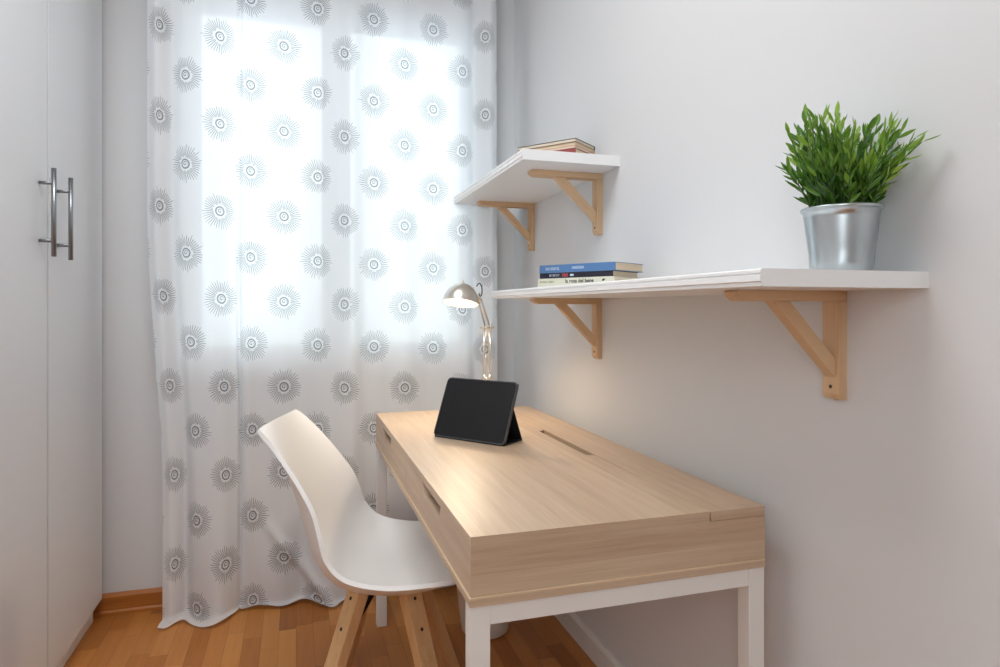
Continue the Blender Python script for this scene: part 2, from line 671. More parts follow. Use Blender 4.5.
def curtain():
    bm = bmesh.new()
    uvl = bm.loops.layers.uv.new('cloth')
    NX, NZ = 300, 150
    ztop = 2.60
    xl, xr = -.505, .794
    grid = []
    for j in range(NZ + 1):
        row = []
        for i in range(NX + 1):
            t = i / NX
            x = xl + (xr - xl) * t
            # fabric length: longer at the left, where the hem lies on the floor
            extra = .036 * (1 - smooth(.07, .26, t)) + .008 + .005 * math.sin(x * 17 + 1)
            L = ztop + extra
            s = L * j / NZ
            z = ztop - s
            low = smooth(1.0, 0.0, z)
            y = 2.535
            # soft folds of the gathered cloth
            y += .013 * math.sin(x * 26 + .5) * (.55 + .45 * low)
            y += .010 * math.sin(x * 11.3 + 2.0 + .5 * z)
            y += .004 * math.sin(x * 53 + 1.3 * z)
            # pleats at both edges and the sharp pleat in the left half
            y += -.022 * gauss(x, -.475, .022) + .018 * gauss(x, -.425, .02)
            y += .020 * gauss(x, -.196 - .02 * (1 - z / 2.6), .006) - .010 * gauss(x, -.183, .02)
            y += -.014 * gauss(x, .215, .03) + .02 * gauss(x, .70, .022) - .018 * gauss(x, .765, .022)
            # lower part: fullness spreads, hem pushed forward
            y -= .006 * low * (1 - smooth(.1, .35, t)) + .02 * low * smooth(.55, .9, t)
            y += .02 * low * math.sin(x * 15 + 3.2) + .014 * smooth(.4, 0, z) * math.sin(x * 31 + 1)
            # diagonal crease near the hem
            y -= .022 * gauss(x + .75 * (z - .2), -.02, .022) * smooth(.38, .2, z)
            xx = x + .048 * smooth(1.5, .45, z) * (1 - smooth(0, .35, t))
            zfloor = .012
            if z < zfloor:
                over = zfloor - z
                y -= over * .95
                z = zfloor + .006 * math.sin(over * 60) + .004 * math.sin(x * 40)
                xx -= over * .15 * (1 - smooth(0, .12, t))
            row.append((bm.verts.new((xx, y, max(z, .004))), col_of(x), ztop - s))
        grid.append(row)
    for j in range(NZ):
        for i in range(NX):
            q = [grid[j][i], grid[j + 1][i], grid[j + 1][i + 1], grid[j][i + 1]]
            f = bm.faces.new([a[0] for a in q])
            f.smooth = True
            for lp, a in zip(f.loops, q):
                c, zz = a[1], a[2]
                lp[uvl].uv = (c * DU, zz + .0048 * c)
    me = bpy.data.meshes.new('curtain')
    bm.to_mesh(me)
    bm.free()
    me.materials.append(M_curt)
    o = bpy.data.objects.new('curtain', me)
    COL.objects.link(o)
    return tag(o, 'long sheer white curtain printed with grey sunbursts, hem on the floor', 'curtain')


curtain()

# ------------------------------------------------------------------ desk
X0, X1, Y0, Y1, ZT, ZB = .273, .850, 1.0135, 2.3147, .751, .636
dk = thing('desk', ((X0 + X1) / 2, (Y0 + Y1) / 2, 0), 'pale oak desk with two notched drawers on white metal legs', 'desk')
XS = .728          # seam between the top and the rear strip
TH = .018


def end_faces(b):
    """give faces that look along y the cross grain material"""
    b.bm.normal_update()
    for f in b.bm.faces:
        if abs(f.normal.y) > .9:
            f.material_index = 1


def oak(poly_or_box, name, parent=dk, bevel=.0008, mitre=None):
    b = MB()
    kind, args = poly_or_box
    getattr(b, kind)(*args, bevel=bevel)
    if mitre:
        for v in b.bm.verts:
            mitre(v.co)
    bmesh.ops.recalc_face_normals(b.bm, faces=b.bm.faces)
    end_faces(b)
    return b.build(name, [M_oak_y, M_oak_x], parent)


def mitre_top(c):
    if c.y < Y0 + .001 and c.z < ZT - .001:
        c.y += TH


def mitre_drawer(c):
    if c.y < Y0 + .001 and c.x > X0 + .001:
        c.y += TH


def mitre_end(c):
    if c.y > Y0 + .001:
        if c.z > ZT - .001:
            c.z -= TH - .0002
        elif c.x < X0 + .001:
            c.x += TH


# top with the cable slot cut into its rear edge
oak(('prism', ([(X0, Y0), (XS, Y0), (XS, 1.485), (XS - .020, 1.500), (XS - .020, 1.825), (XS, 1.840), (XS, Y1), (X0, Y1)], 2, ZT - TH, ZT)), 'desktop', bevel=0, mitre=mitre_top)
oak(('box', ((XS + .003, Y0, ZT - TH), (X1, Y1, ZT))), 'rear_strip')
b = MB()
b.prism([(X0, ZB + .016), (X1, ZB + .016), (X1, ZT - TH - .0004), (XS, ZT - TH - .0004), (XS, ZT), (X0, ZT), (X0, ZT - TH)], 1, Y0, Y0 + .018)
corner = [v for v in b.bm.verts if v.co.x < X0 + .001 and ((v.co.y < Y0 + .001 and abs(v.co.z - ZT + TH) < .001) or (v.co.y > Y0 + .001 and v.co.z > ZT - .001))]
bmesh.ops.connect_verts(b.bm, verts=corner)
for v in b.bm.verts:
    mitre_end(v.co)
b.build('end_panel', M_oak_x, dk)
MB().box((X0 + .0182, Y1 - .018, ZB + .016), (X1, Y1, ZT - TH - .0002), .0004).build('end_panel', M_oak_x, dk)
MB().box((X1 - .016, Y0 + .018, ZB + .016), (X1, Y1 - .018, ZT - TH - .0006), .0008).build('back_panel', M_oak_y, dk)
# bottom board, standing 4 mm proud
b = MB()
b.box((X0 - .002, Y0 - .002, ZB), (X1, Y1, ZB + .013), .0008)
b.bm.normal_update()
end_faces(b)
b.build('bottom_board', [M_oak_y, M_oak_x], dk)
MB().box((X0 - .003, Y0 - .003, ZB + .0128), (X1, Y1, ZB + .0158), .0005).build('lit_edge_strip', M_oak_edge, dk)  # thin proud ledge; its lit upper edge is put into the paler colour
# two drawers with a finger notch in the upper edge of the front
ymid = (Y0 + Y1) / 2
for a, c, yc in ((Y0, ymid - .0012, 1.341), (ymid + .0012, Y1, 2.035)):
    z0, z1 = ZB + .017, ZT - TH - .0008
    hw = .098
    poly = [(a, z0), (c, z0), (c, z1), (yc + hw, z1), (yc + hw - .03, z1 - .024), (yc - hw + .012, z1 - .024), (yc - hw, z1), (a, z1)]
    d = oak(('prism', (poly, 0, X0, X0 + .018)), 'drawer', bevel=0, mitre=mitre_drawer)
    b = MB()
    b.box((X0 + .018, a + .025, z0 + .006), (X1 - .12, a + .037, z1 - .03)).box((X0 + .018, c - .037, z0 + .006), (X1 - .12, c - .025, z1 - .03))
    b.box((X0 + .018, a + .025, z0 + .004), (X1 - .12, c - .025, z0 + .010)).box((X1 - .132, a + .025, z0 + .006), (X1 - .12, c - .025, z1 - .03))
    b.build('drawer_box', M_oak_in, d)
# cable tray under the slot
MB().box((XS - .05, 1.30, ZT - TH - .03), (X1 - .02, 2.05, ZT - TH - .026)).build('cable_tray', M_oak_in, dk)
# white end frames: legs and rails
lw = .034
for x in (X0, X1 - lw):
    for y in (Y0 + .001, Y1 - lw - .001):
        MB().box((x, y, 0), (x + lw, y + lw, ZB - .0005), .0015).build('leg', M_frame, dk)
for y in (Y0 + .003, Y1 - lw + .003):
    MB().box((X0 + lw, y, ZB - .034), (X1 - lw, y + lw - .006, ZB - .0005), .001).build('end_rail', M_frame, dk)
MB().box((X1 - .030, Y0 + lw, ZB - .032), (X1 - .006, Y1 - lw, ZB - .0005), .001).build('rear_rail', M_frame, dk)

# ------------------------------------------------------------------ wall shelves with pine brackets
def bracket(parent, y, zt, reach, drop, w=.037):
    """pine bracket: arm under the board, upright on the wall, diagonal strut; w along y"""
    xw = XR
    y0, y1 = y, y + w
    t = .018
    b = MB()
    # arm with a rounded nose
    x0 = xw - reach
    nose = [(x0, zt - .004), (x0 + .003, zt), (xw, zt), (xw, zt - t), (x0 + .016, zt - t), (x0 + .004, zt - t * .62)]
    b.prism(nose, 1, y0, y1, bevel=.0012)
    o = b.build('bracket', [M_pine_x, M_pine_z], parent)
    u = MB()
    z0 = zt - drop
    foot = [(xw, zt - t - .0002), (xw, z0), (xw - t + .006, z0), (xw - t, z0 + .010), (xw - t, zt - t - .0002)]
    u.prism(foot, 1, y0, y1, bevel=.0012)
    u.build('upright', M_pine_z, o)
    s = MB()
    ya, yb = y0 + .007, y1 - .007
    q = .019
    xa, xb = xw - reach * .66, xw - t
    za, zb = zt - t, zt - drop * .80
    dx = .034
    s.prism([(xa, za), (xa + dx, za), (xb, zb + dx * .95), (xb, zb)], 1, ya, yb, bevel=.001)
    s.build('strut', M_pine, o)
    k = MB()
    k.lathe([(0, .0012), (.0032, .0012), (.0036, 0), (0, 0)], 14, Matrix.Translation((xw - t + .0003, (y0 + y1) / 2, zt - drop * .885)) @ Matrix.Rotation(-PI / 2, 4, 'Y'))
    k.build('screw', M_screw, o)
    return o


def shelf(y0, y1, x0, z0, z1, label, bys, group):
    t = thing('wall_shelf', (XR, (y0 + y1) / 2, z0), label, 'shelf', group)
    h = z1 - z0
    # board with a beaded front edge
    prof = [(XR, z0), (XR, z1), (x0 + .003, z1), (x0 + .0008, z1 - .0022), (x0 + .0008, z1 - h * .24), (x0 + .0036, z1 - h * .28), (x0 + .0036, z1 - h * .34),
            (x0, z1 - h * .38), (x0, z0 + h * .30), (x0 + .0030, z0 + h * .24), (x0 + .0030, z0 + .001), (x0 + .004, z0)]
    MB().prism(prof, 1, y0, y1).build('board', M_white, t)
    for y, reach in bys:
        bracket(t, y, z0, reach, .19)
    return t


LSH = (.738, 2.012, .6115, 1.1561, 1.1811)
USH = (1.709, 2.562, .610, 1.5465, 1.5767)
shelf(*LSH, 'long low white wall shelf carrying the plant in a zinc pot', ((.889, .226), (1.825, .228)), 'white shelves on pine brackets')
shelf(*USH, 'short high white wall shelf near the curtain with a book stack', ((1.821, .238), (2.418, .234)), 'white shelves on pine brackets')

# ------------------------------------------------------------------ books
def book(base, ang, length, width, h, spine_m, cover_m, page_m, label, group, cover_t=.0012, spine_side=True, name='book'):
    """a closed paperback lying flat: spine along local x at y=0, width into +y"""
    t = thing(name, base, label, 'book', group, ang)
    M = Matrix.Translation(base) @ Matrix.Rotation(ang, 4, 'Z')

    def loc(b, n, m, p):
        bmesh.ops.transform(b.bm, matrix=M, verts=b.bm.verts)
        return b.build(n, m, p)
    b = MB()
    b.box((.002, .002, cover_t), (length - .002, width - .003, h - cover_t), .0004)
    loc(b, 'pages', page_m, t)
    b = MB()
    b.box((0, 0, 0), (length, width, cover_t), .0004).box((0, 0, h - cover_t), (length, width, h), .0004)
    loc(b, 'cover', cover_m, t)
    if spine_side:
        b = MB()
        b.box((0, -.0012, 0), (length, .0018, h), .0005)
    else:
        b = MB()
        b.box((0, width - .0018, 0), (length, width + .0012, h), .0005)
    sp = loc(b, 'spine', spine_m, t)
    return t, M, sp


M_blue = mat('blue_book_cover', srgb(84, 124, 172), .4)
M_navy = mat('black_book_cover', srgb(34, 34, 48), .4)
M_cream = mat('cream_book_cover', srgb(214, 214, 196), .5)
M_red = mat('red_book_cover', srgb(150, 72, 68), .45)
M_dkc = mat('charcoal_book_cover', srgb(46, 44, 46), .45)
M_pinkc = mat('pale_pink_book_cover', srgb(214, 176, 160), .5)
M_tanc = mat('tan_book_cover', srgb(198, 170, 140), .5)
M_ink_w = mat('white_ink', srgb(205, 216, 232), .6)
M_ink_k = mat('black_ink', srgb(40, 38, 36), .6)
M_ink_g = mat('green_ink', srgb(120, 132, 92), .6)
M_ink_r = mat('red_ink', srgb(150, 64, 72), .6)

# frame of a lying book: local x runs along the spine; from the far end to the near corner,
# so the reader of the spine sees it left to right
near = Vector((.762, 1.440, 0))
ang = math.atan2(-.857, .515)              # direction from far end to near corner
Ld, Wd = .238, .135
far = near - Vector((math.cos(ang), math.sin(ang), 0)) * Ld


def spine_text(M, parent, s, x, z, size, m, bold=0.0):
    cu = bpy.data.curves.new('spine_lettering', 'FONT')
    cu.body = s
    cu.size = size
    cu.extrude = .0001
    cu.offset = bold
    cu.materials.append(m)
    o = bpy.data.objects.new('spine_lettering', cu)
    COL.objects.link(o)
    o.matrix_world = M @ Matrix.Translation((x, -.00135, z)) @ Matrix.Rotation(PI / 2, 4, 'X')
    bpy.context.view_layer.update()
    me = bpy.data.meshes.new_from_object(o.evaluated_get(bpy.context.evaluated_depsgraph_get()))
    mw = o.matrix_world.copy()
    bpy.data.objects.remove(o)
    me.transform(mw)
    o = bpy.data.objects.new('title_lettering', me)
    COL.objects.link(o)
    o.parent = parent
    o.matrix_parent_inverse = world_of(parent).inverted()
    return o


def marks(M, parent, name, m, rects):
    b = MB()
    for x0, x1, z0, z1 in rects:
        b.box((x0, -.0014, z0), (x1, -.0011, z1))
    bmesh.ops.transform(b.bm, matrix=M, verts=b.bm.verts)
    return b.build(name, m, parent)


def scribble(x0, words, z, h, seed):
    """unreadable small lettering: strokes of letters"""
    rr = random.Random(seed)
    out = []
    x = x0
    for n in words:
        for _ in range(n):
            w = h * rr.choice((.45, .55, .6))
            k = rr.random()
            out.append((x, x + h * .16, z, z + h * (1.3 if k > .75 else 1)))
            if k < .7:
                out.append((x, x + w, z + h * .84, z + h))
            if .2 < k < .9:
                out.append((x + w - h * .16, x + w, z, z + h))
            if k > .4:
                out.append((x, x + w, z, z + h * .16))
            x += w + h * .22
        x += h * .7
    return out


zs = LSH[4]
gL = 'books lying on the low shelf'
base = far + Vector((0, 0, zs))
n_ = Vector((-math.sin(ang), math.cos(ang), 0))
t, M, sp = book(tuple(base - n_ * .004 - Vector((math.cos(ang), math.sin(ang), 0)) * .004), ang, Ld + .003, Wd, .0245, M_cream, M_cream, M_page2,
                'thick cream book at the bottom of the stack on the low shelf', gL)
marks(M, sp, 'author_lettering', M_ink_g, scribble(.008, (7, 6), .0125, .0048, 4))
spine_text(M, sp, 'la rosa del bene', .092, .0115, .0138, M_ink_k, .0003)
marks(M, sp, 'publisher_mark', M_ink_k, [(.205, .212, .014, .017), (.207, .215, .0165, .019)])
t, M, sp = book(tuple(base + Vector((0, 0, .0245))), ang, Ld - .008, Wd - .008, .0148, M_navy, M_navy, M_page, 'thin black book between the blue and the cream book', gL)
marks(M, sp, 'title_lettering', M_ink_w, scribble(.033, (8,), .0052, .0054, 9))
marks(M, sp, 'publisher_mark', M_ink_w, [(.101, .112, .005, .010)])
marks(M, sp, 'title_patch', M_ink_r, [(.075, .094, .003, .0128)])
t, M, sp = book(tuple(base + Vector((-.001, 0, .0393))), ang, Ld, Wd + .006, .0215, M_blue, M_blue, M_page, 'blue book with pale spine lettering on top of its stack', gL)
marks(M, sp, 'author_lettering', M_ink_w, scribble(.022, (9,), .0075, .0068, 11))
marks(M, sp, 'title_lettering', M_ink_w, scribble(.108, (8,), .0085, .0062, 12))

# stack on the short high shelf: long sides (page edges) look to the room
zs = USH[4]
near = Vector((.7925, 1.748, 0))
ang = math.atan2(-.788, .616)
gU = 'books lying on the high shelf'
ux = Vector((math.cos(ang), math.sin(ang), 0))
z = zs
specs = [(.196, .128, .0250, M_red, M_red, M_page, True, 'dark red book at the bottom of the stack on the high shelf', .0),
         (.200, .126, .0085, M_pinkc, M_pinkc, M_page2, False, 'thin pale pink covered book lying on the dark red one', -.003),
         (.200, .128, .0095, M_tanc, M_tanc, M_page, False, 'thin tan book just under the charcoal covered one', .001),
         (.204, .130, .0115, M_dkc, M_dkc, M_page2, False, 'book with charcoal cover on top of the high shelf stack', .0)]
for L_, W_, h_, sm, cm, pm, ss, lab, off in specs:
    p = near - ux * L_ + Vector((-ux.y, ux.x, 0)) * off + Vector((0, 0, z))
    book(tuple(p), ang, L_, W_, h_, sm, cm, pm, lab, gU, spine_side=ss, cover_t=.0014)
    z += h_

# ------------------------------------------------------------------ potted plant
pc = Vector((.832, .818, LSH[4]))
pl = thing('potted_plant', pc, 'bushy green leafy plant in a zinc bucket on the long shelf', 'plant')
TP = Matrix.Translation(pc)
rb, rt, hp = .0430, .0560, .103
prof = [(0, .001), (rb - .004, .001), (rb - .001, 0), (rb + .001, .002)]
for i in range(1, 9):
    f = i / 8
    zz = .004 + f * (hp - .008)
    rr_ = rb + (rt - rb) * (zz / hp)
    prof.append((rr_ + (.0011 if i == 1 else 0), zz))
prof += [(rt + .0005, hp - .004), (rt + .0028, hp - .003), (rt + .0032, hp - .0005), (rt + .002, hp + .0012), (rt - .0008, hp), (rt - .0018, hp - .006), (rt - .004, hp - .022)]
MB().lathe(prof, 56, TP).build('bucket', M_zinc, pl)
MB().lathe([(rt - .0042, hp - .021), (rt * .6, hp - .016), (0, hp - .014)], 32, TP).build('filler', M_soil, pl)


def plant():
    rr = random.Random(21)
    bm = bmesh.new()
    tone = bm.faces.layers.float.new('tone_f')
    st = MB()
    leaves = []

    def leaf(p, d, L, w, tn):
        d = d.normalized()
        side = d.cross(Vector((rr.uniform(-1, 1), rr.uniform(-1, 1), rr.uniform(-.4, 1)))).normalized()
        nrm = side.cross(d).normalized()
        rows = [(0, .12, 0), (.22, .72, .02), (.48, 1.0, .05), (.75, .66, .05), (1, 0, .0)]
        L_, M_, R_ = [], [], []
        for f, ww, bend in rows:
            c = p + d * (L * f) - nrm * (bend * L)
            if ww == 0:
                tip = bm.verts.new(c)
                break
            M_.append(bm.verts.new(c))
            L_.append(bm.verts.new(c + side * (w * ww * .5) + nrm * (w * .22 * ww)))
            R_.append(bm.verts.new(c - side * (w * ww * .5) + nrm * (w * .22 * ww)))
        fs = []
        for k in range(3 + 0):
            fs.append(bm.faces.new((M_[k], M_[k + 1], L_[k + 1], L_[k])))
            fs.append(bm.faces.new((R_[k], R_[k + 1], M_[k + 1], M_[k])))
        fs.append(bm.faces.new((M_[3], tip, L_[3])))
        fs.append(bm.faces.new((R_[3], tip, M_[3])))
        for f in fs:
            f.smooth = True
            f[tone] = tn

    for k in range(125):
        a = rr.uniform(0, 2 * PI)
        q = math.sqrt(rr.random())
        root = pc + Vector((math.cos(a) * q * .040, math.sin(a) * q * .040, hp - .018))
        lean = q * rr.uniform(.3, 1.0) * R(60)
        az = a + rr.uniform(-.35, .35)
        out = Vector((math.cos(az), math.sin(az), 0))
        lean *= 1 - .42 * max(0.0, -(out.x * .957 - out.y * .29))
        H = rr.uniform(.075, .155) * (1.0 - .12 * (lean / R(60)))
        if lean < R(18):
            H = rr.uniform(.110, .166)
        pts = []
        p = root.copy()
        n = 9
        for i in range(n + 1):
            f = i / n
            th = lean * (.45 + .75 * f)
            d = out * math.sin(th) + Vector((0, 0, math.cos(th)))
            pts.append(p.copy())
            p = p + d * (H / n)
            if p.x > XR - .012:
                p.x = XR - .012 - rr.uniform(0, .006)
        st.tube(pts, [.0012 - .0005 * i / n for i in range(n + 1)], 5)
        nl = rr.randint(9, 13)
        ph = rr.uniform(0, 6.28)
        base_t = rr.uniform(.05, .85)
        for m in range(nl):
            f = .22 + .78 * (m / (nl - 1))
            i = min(int(f * n), n - 1)
            fr = f * n - i
            pp = pts[i].lerp(pts[i + 1], fr) if i < n else pts[-1]
            ax = (pts[i + 1] - pts[i]).normalized()
            o1 = ax.orthogonal().normalized()
            o1 = Matrix.Rotation(ph + m * 2.4, 3, ax) @ o1
            sp = R(rr.uniform(22, 58)) * (1.0 - .5 * f)
            d = ax * math.cos(sp) + o1 * math.sin(sp)
            Lf = rr.uniform(.021, .036) * (1.1 - .25 * f)
            if (pp + d * Lf).x > XR - .006:
                d.x = -abs(d.x) * .3
            leaf(pp, d, Lf, rr.uniform(.0052, .0080), max(0, min(1, base_t + .35 * (f - .4) + rr.uniform(-.18, .18))))
    me = bpy.data.meshes.new('foliage')
    tones = [f[tone] for f in bm.faces]
    bm.to_mesh(me)
    bm.free()
    att = me.attributes.new('tone', 'FLOAT', 'FACE')
    att.data.foreach_set('value', tones)
    me.materials.append(M_leaf)
    o = bpy.data.objects.new('foliage', me)
    COL.objects.link(o)
    o.parent = pl
    o.matrix_parent_inverse = world_of(pl).inverted()
    st.build('stems', M_stem, pl)


plant()

# ------------------------------------------------------------------ tablet in a folio case
bl = Vector((.383, 1.834, ZT))
br = Vector((.531, 1.649, ZT))
ex = (br - bl).normalized()
bk = Vector((-ex.y, ex.x, 0))             # away from the viewer
if bk.dot(Vector((.78, .62, 0))) < 0:
    bk = -bk
tilt = R(24)
ey = bk * math.sin(tilt) + Vector((0, 0, math.cos(tilt)))
ez = ex.cross(ey)
if ez.dot(bk) > 0:
    ez = -ez                                # screen normal, towards the viewer
TW, THh, TD = .248, .179, .009
org = (bl + br) / 2 + Vector((0, 0, .0045)) + bk * .001
MT = Matrix((ex, ey, ez)).transposed().to_4x4()
MT.translation = org
tb = thing('tablet', org, 'black tablet propped on its folio cover on the desk', 'tablet')


def rounded(w, h, r, n=6):
    out = []
    for cx, cy, a0 in ((w / 2 - r, h - r, 0), (-w / 2 + r, h - r, 90), (-w / 2 + r, r, 180), (w / 2 - r, r, 270)):
        for k in range(n + 1):
            a = R(a0 + 90 * k / n)
            out.append((cx + r * math.cos(a), cy + r * math.sin(a)))
    return out


b = MB()
b.prism(rounded(TW, THh, .014), 2, -.010, -.0005, bevel=.001)
bmesh.ops.transform(b.bm, matrix=MT, verts=b.bm.verts)
b.build('case', M_caseedge, tb)
b = MB()
b.prism([(x, y + .0035) for x, y in rounded(TW - .007, THh - .007, .011)], 2, -.001, .0004, bevel=.0004)
bmesh.ops.transform(b.bm, matrix=MT, verts=b.bm.verts)
b.build('screen', M_screen, tb)
# folded cover: flap up the back, foot flap on the desk, front lip under the tablet
top_in = org + ey * .105 - ez * .0135
floor_b = Vector((org.x, org.y, ZT + .0022)) + bk * .100
front = Vector((org.x, org.y, ZT + .0022)) + bk * .004
b = MB()
hwid = TW / 2 - .004


def flap(a, c, th=.0032):
    u = (c - a).normalized()
    nn = ex.cross(u).normalized() * (th / 2)
    pts = []
    for s in (-1, 1):
        for P in (a, c):
            for q in (-1, 1):
                pts.append(P + ex * (hwid * s) + nn * q)
    vs = [b.bm.verts.new(p) for p in pts]
    for idx in ((0, 1, 3, 2), (4, 6, 7, 5), (0, 4, 5, 1), (2, 3, 7, 6), (0, 2, 6, 4), (1, 5, 7, 3)):
        b.bm.faces.new([vs[i] for i in idx])


flap(top_in, floor_b)
flap(front, floor_b)
flap(org + ey * .004 - ez * .0118, org + ey * .176 - ez * .0118)
b.build('folio_cover', M_case, tb)

# ------------------------------------------------------------------ desk lamp
lb = Vector((.660, 2.215, ZT))
lamp = thing('desk_lamp', lb, 'lit nickel work lamp with jointed arms and dome shade', 'lamp')
TL = Matrix.Translation(lb)
MB().lathe([(0, 0), (.074, 0), (.0765, .002), (.0765, .010), (.074, .014), (.050, .018), (.016, .024), (.009, .030), (.0085, .112), (.0095, .116), (0, .118)], 48, TL).build('base', M_nickel, lamp)
piv = lb + Vector((-.002, 0, .122))
elb = lb + Vector((-.006, -.012, .305))
ax = Vector((.96, -.28, 0)).normalized()     # joint axis, across the view
b = MB()
b.tube([piv - ax * .020, piv + ax * .020], .0042, 12).tube([piv - ax * .010 + Vector((0, 0, -.012)), piv - ax * .010 + Vector((0, 0, .014))], .005, 10)
b.tube([piv + ax * .010 + Vector((0, 0, -.012)), piv + ax * .010 + Vector((0, 0, .014))], .005, 10)
b.box(piv + Vector((-.014, -.008, -.010)), piv + Vector((.014, .008, -.003)), .002)
b.build('lower_joint', M_nickel, lamp)
b = MB()
la = b
for s in (-1, 1):
    b.tube([piv + ax * .013 * s, elb + ax * .010 * s], .0030, 10)
arm = b.build('lower_arm', M_nickel, lamp)


def spring(a, c, r, turns, wire):
    d = (c - a)
    u = d.normalized().orthogonal().normalized()
    w = d.normalized().cross(u)
    pts = []
    N = turns * 8
    for i in range(N + 1):
        t_ = i / N
        an = 2 * PI * turns * t_
        pts.append(a + d * t_ + (u * math.cos(an) + w * math.sin(an)) * r)
    return pts


for s in (-1, 1):
    a_ = piv + ax * .006 * s + Vector((0, 0, .004))
    b_ = piv.lerp(elb, .45) + ax * .005 * s
    sb = MB()
    sb.tube(spring(a_, b_, .0036, 14, .001), .0009, 5)
    sb.tube([b_, elb + ax * .004 * s], .0012, 6)
    sb.build('spring', M_nickel, arm)
b = MB()
b.tube([elb - ax * .026, elb + ax * .026], .0042, 12)
b.tube([elb - ax * .012 + Vector((0, 0, -.012)), elb - ax * .012 + Vector((0, 0, .016))], .0045, 10)
b.tube([elb + ax * .012 + Vector((0, 0, -.012)), elb + ax * .012 + Vector((0, 0, .016))], .0045, 10)
b.build('elbow_joint', M_nickel, lamp)
SC = Vector((.526, 2.085, 1.142))            # centre of the shade opening
sd = Vector((.16, .20, 1)).normalized()      # from the opening to the crown (opening tipped to the room)
srd = .060
neck = Vector((.596, 2.108, 1.146)) + Vector((.004, .004, .012))
up0 = elb + Vector((0, 0, .008))
b = MB()
for s in (-1, 1):
    b.tube([up0 + ax * .008 * s, neck + ax * .006 * s], .0028, 10)
upper = b.build('upper_arm', M_nickel, lamp)
mid = up0.lerp(neck, .5)
sb = MB()
sb.tube(spring(up0 + Vector((0, 0, .008)), mid + Vector((0, 0, .006)), .0032, 9, .001), .0009, 5)
sb.build('spring', M_nickel, upper)
# shade: dome with a rolled rim
zq = sd.to_track_quat('Z', 'Y').to_matrix().to_4x4()
MS = Matrix.Translation(SC) @ zq
prof = [(srd + .0012, -.001), (srd + .0016, .001), (srd, .003)]
for i in range(1, 11):
    a = R(90 * i / 10) * .94
    prof.append((srd * math.cos(a), .003 + .066 * math.sin(a)))
prof += [(.006, .0705), (.005, .078), (0, .079)]
MB().lathe(prof, 48, MS).build('shade', M_nickel, lamp)
prof = [(srd - .0002, -.0005)]
for i in range(0, 11):
    a = R(90 * i / 10)
    prof.append(((srd - .0022) * math.cos(a), .002 + .063 * math.sin(a)))
shade_in = MB().lathe(prof, 48, MS).build('shade_lining', M_shadein, lamp)
b = MB()
b.lathe([(0, .012), (.010, .013), (.016, .019), (.018, .027), (.014, .038), (.009, .046), (.009, .055)], 20, MS)
b.build('bulb', M_bulb, lamp)
# bracket and cord loop behind the shade
side = (neck - SC).normalized()
b = MB()
b.tube([SC + sd * .030 + side * (srd * .86), neck, neck + Vector((.002, .004, -.014))], .0042, 10)
b.build('shade_bracket', M_nickel, lamp)
b = MB()
pts = []
c0 = neck + Vector((-.004, 0, .030))
for i in range(17):
    a = R(-60 + 300 * i / 16)
    pts.append(c0 + Vector((.008 * math.sin(a) + .010 * (1 - i / 16), .004 * math.cos(a), -.022 * math.cos(a))))
b.tube(pts, .0020, 8)
b.build('cord', M_cord, lamp)
ll = bpy.data.lights.new('lamp_bulb_light', 'SPOT')
ll.energy = 7.5
ll.color = (1.0, .80, .56)
ll.shadow_soft_size = .03
ll.spot_size = R(164)
ll.spot_blend = .7
lo_ = bpy.data.objects.new('lamp_bulb_light', ll)
lo_.location = SC + sd * .008
lo_.rotation_euler = (-sd).to_track_quat('-Z', 'Y').to_euler()
COL.objects.link(lo_)
lo_.parent = lamp
lo_.matrix_parent_inverse = world_of(lamp).inverted()

# ------------------------------------------------------------------ chair
CC = Vector((.241, 1.765, 0))
FA = math.atan2(-.292, .956)
ch = thing('shell_chair', CC, 'white moulded shell chair on splayed wooden legs pulled up to the desk', 'chair', rz=FA)
MC = Matrix.Translation(CC) @ Matrix.Rotation(FA, 4, 'Z')


def catmull(P, n):
    out = []
    m = len(P)
    for i in range(m - 1):
        p0, p1, p2, p3 = P[max(i - 1, 0)], P[i], P[i + 1], P[min(i + 2, m - 1)]
        for k in range(n):
            t = k / n
            out.append(tuple(.5 * (2 * b_ + (c_ - a_) * t + (2 * a_ - 5 * b_ + 4 * c_ - d_) * t * t + (-a_ + 3 * b_ - 3 * c_ + d_) * t ** 3)
                             for a_, b_, c_, d_ in zip(p0, p1, p2, p3)))
    out.append(tuple(P[-1]))
    return out


# stations along the centre line: x, z, half width, side lift (z), side wrap (x forward)
ST = [(.234, .428, .150, .014, -.035, 3), (.226, .438, .188, .020, -.022, 3), (.190, .436, .216, .030, -.006, 3.5), (.120, .418, .232, .046, 0, 4), (.030, .405, .238, .056, 0, 4),
      (-.060, .408, .238, .070, 0, 3.6), (-.125, .426, .234, .094, .018, 3), (-.172, .470, .226, .104, .046, 2.6), (-.203, .545, .212, .082, .058, 2.4), (-.229, .630, .198, .045, .054, 2.3),
      (-.254, .710, .184, .020, .038, 2.3), (-.278, .780, .168, .004, .016, 2.3), (-.291, .815, .160, -.004, .000, 2.3), (-.296, .828, .148, -.008, -.006, 2.3)]
SV = catmull(ST, 5)


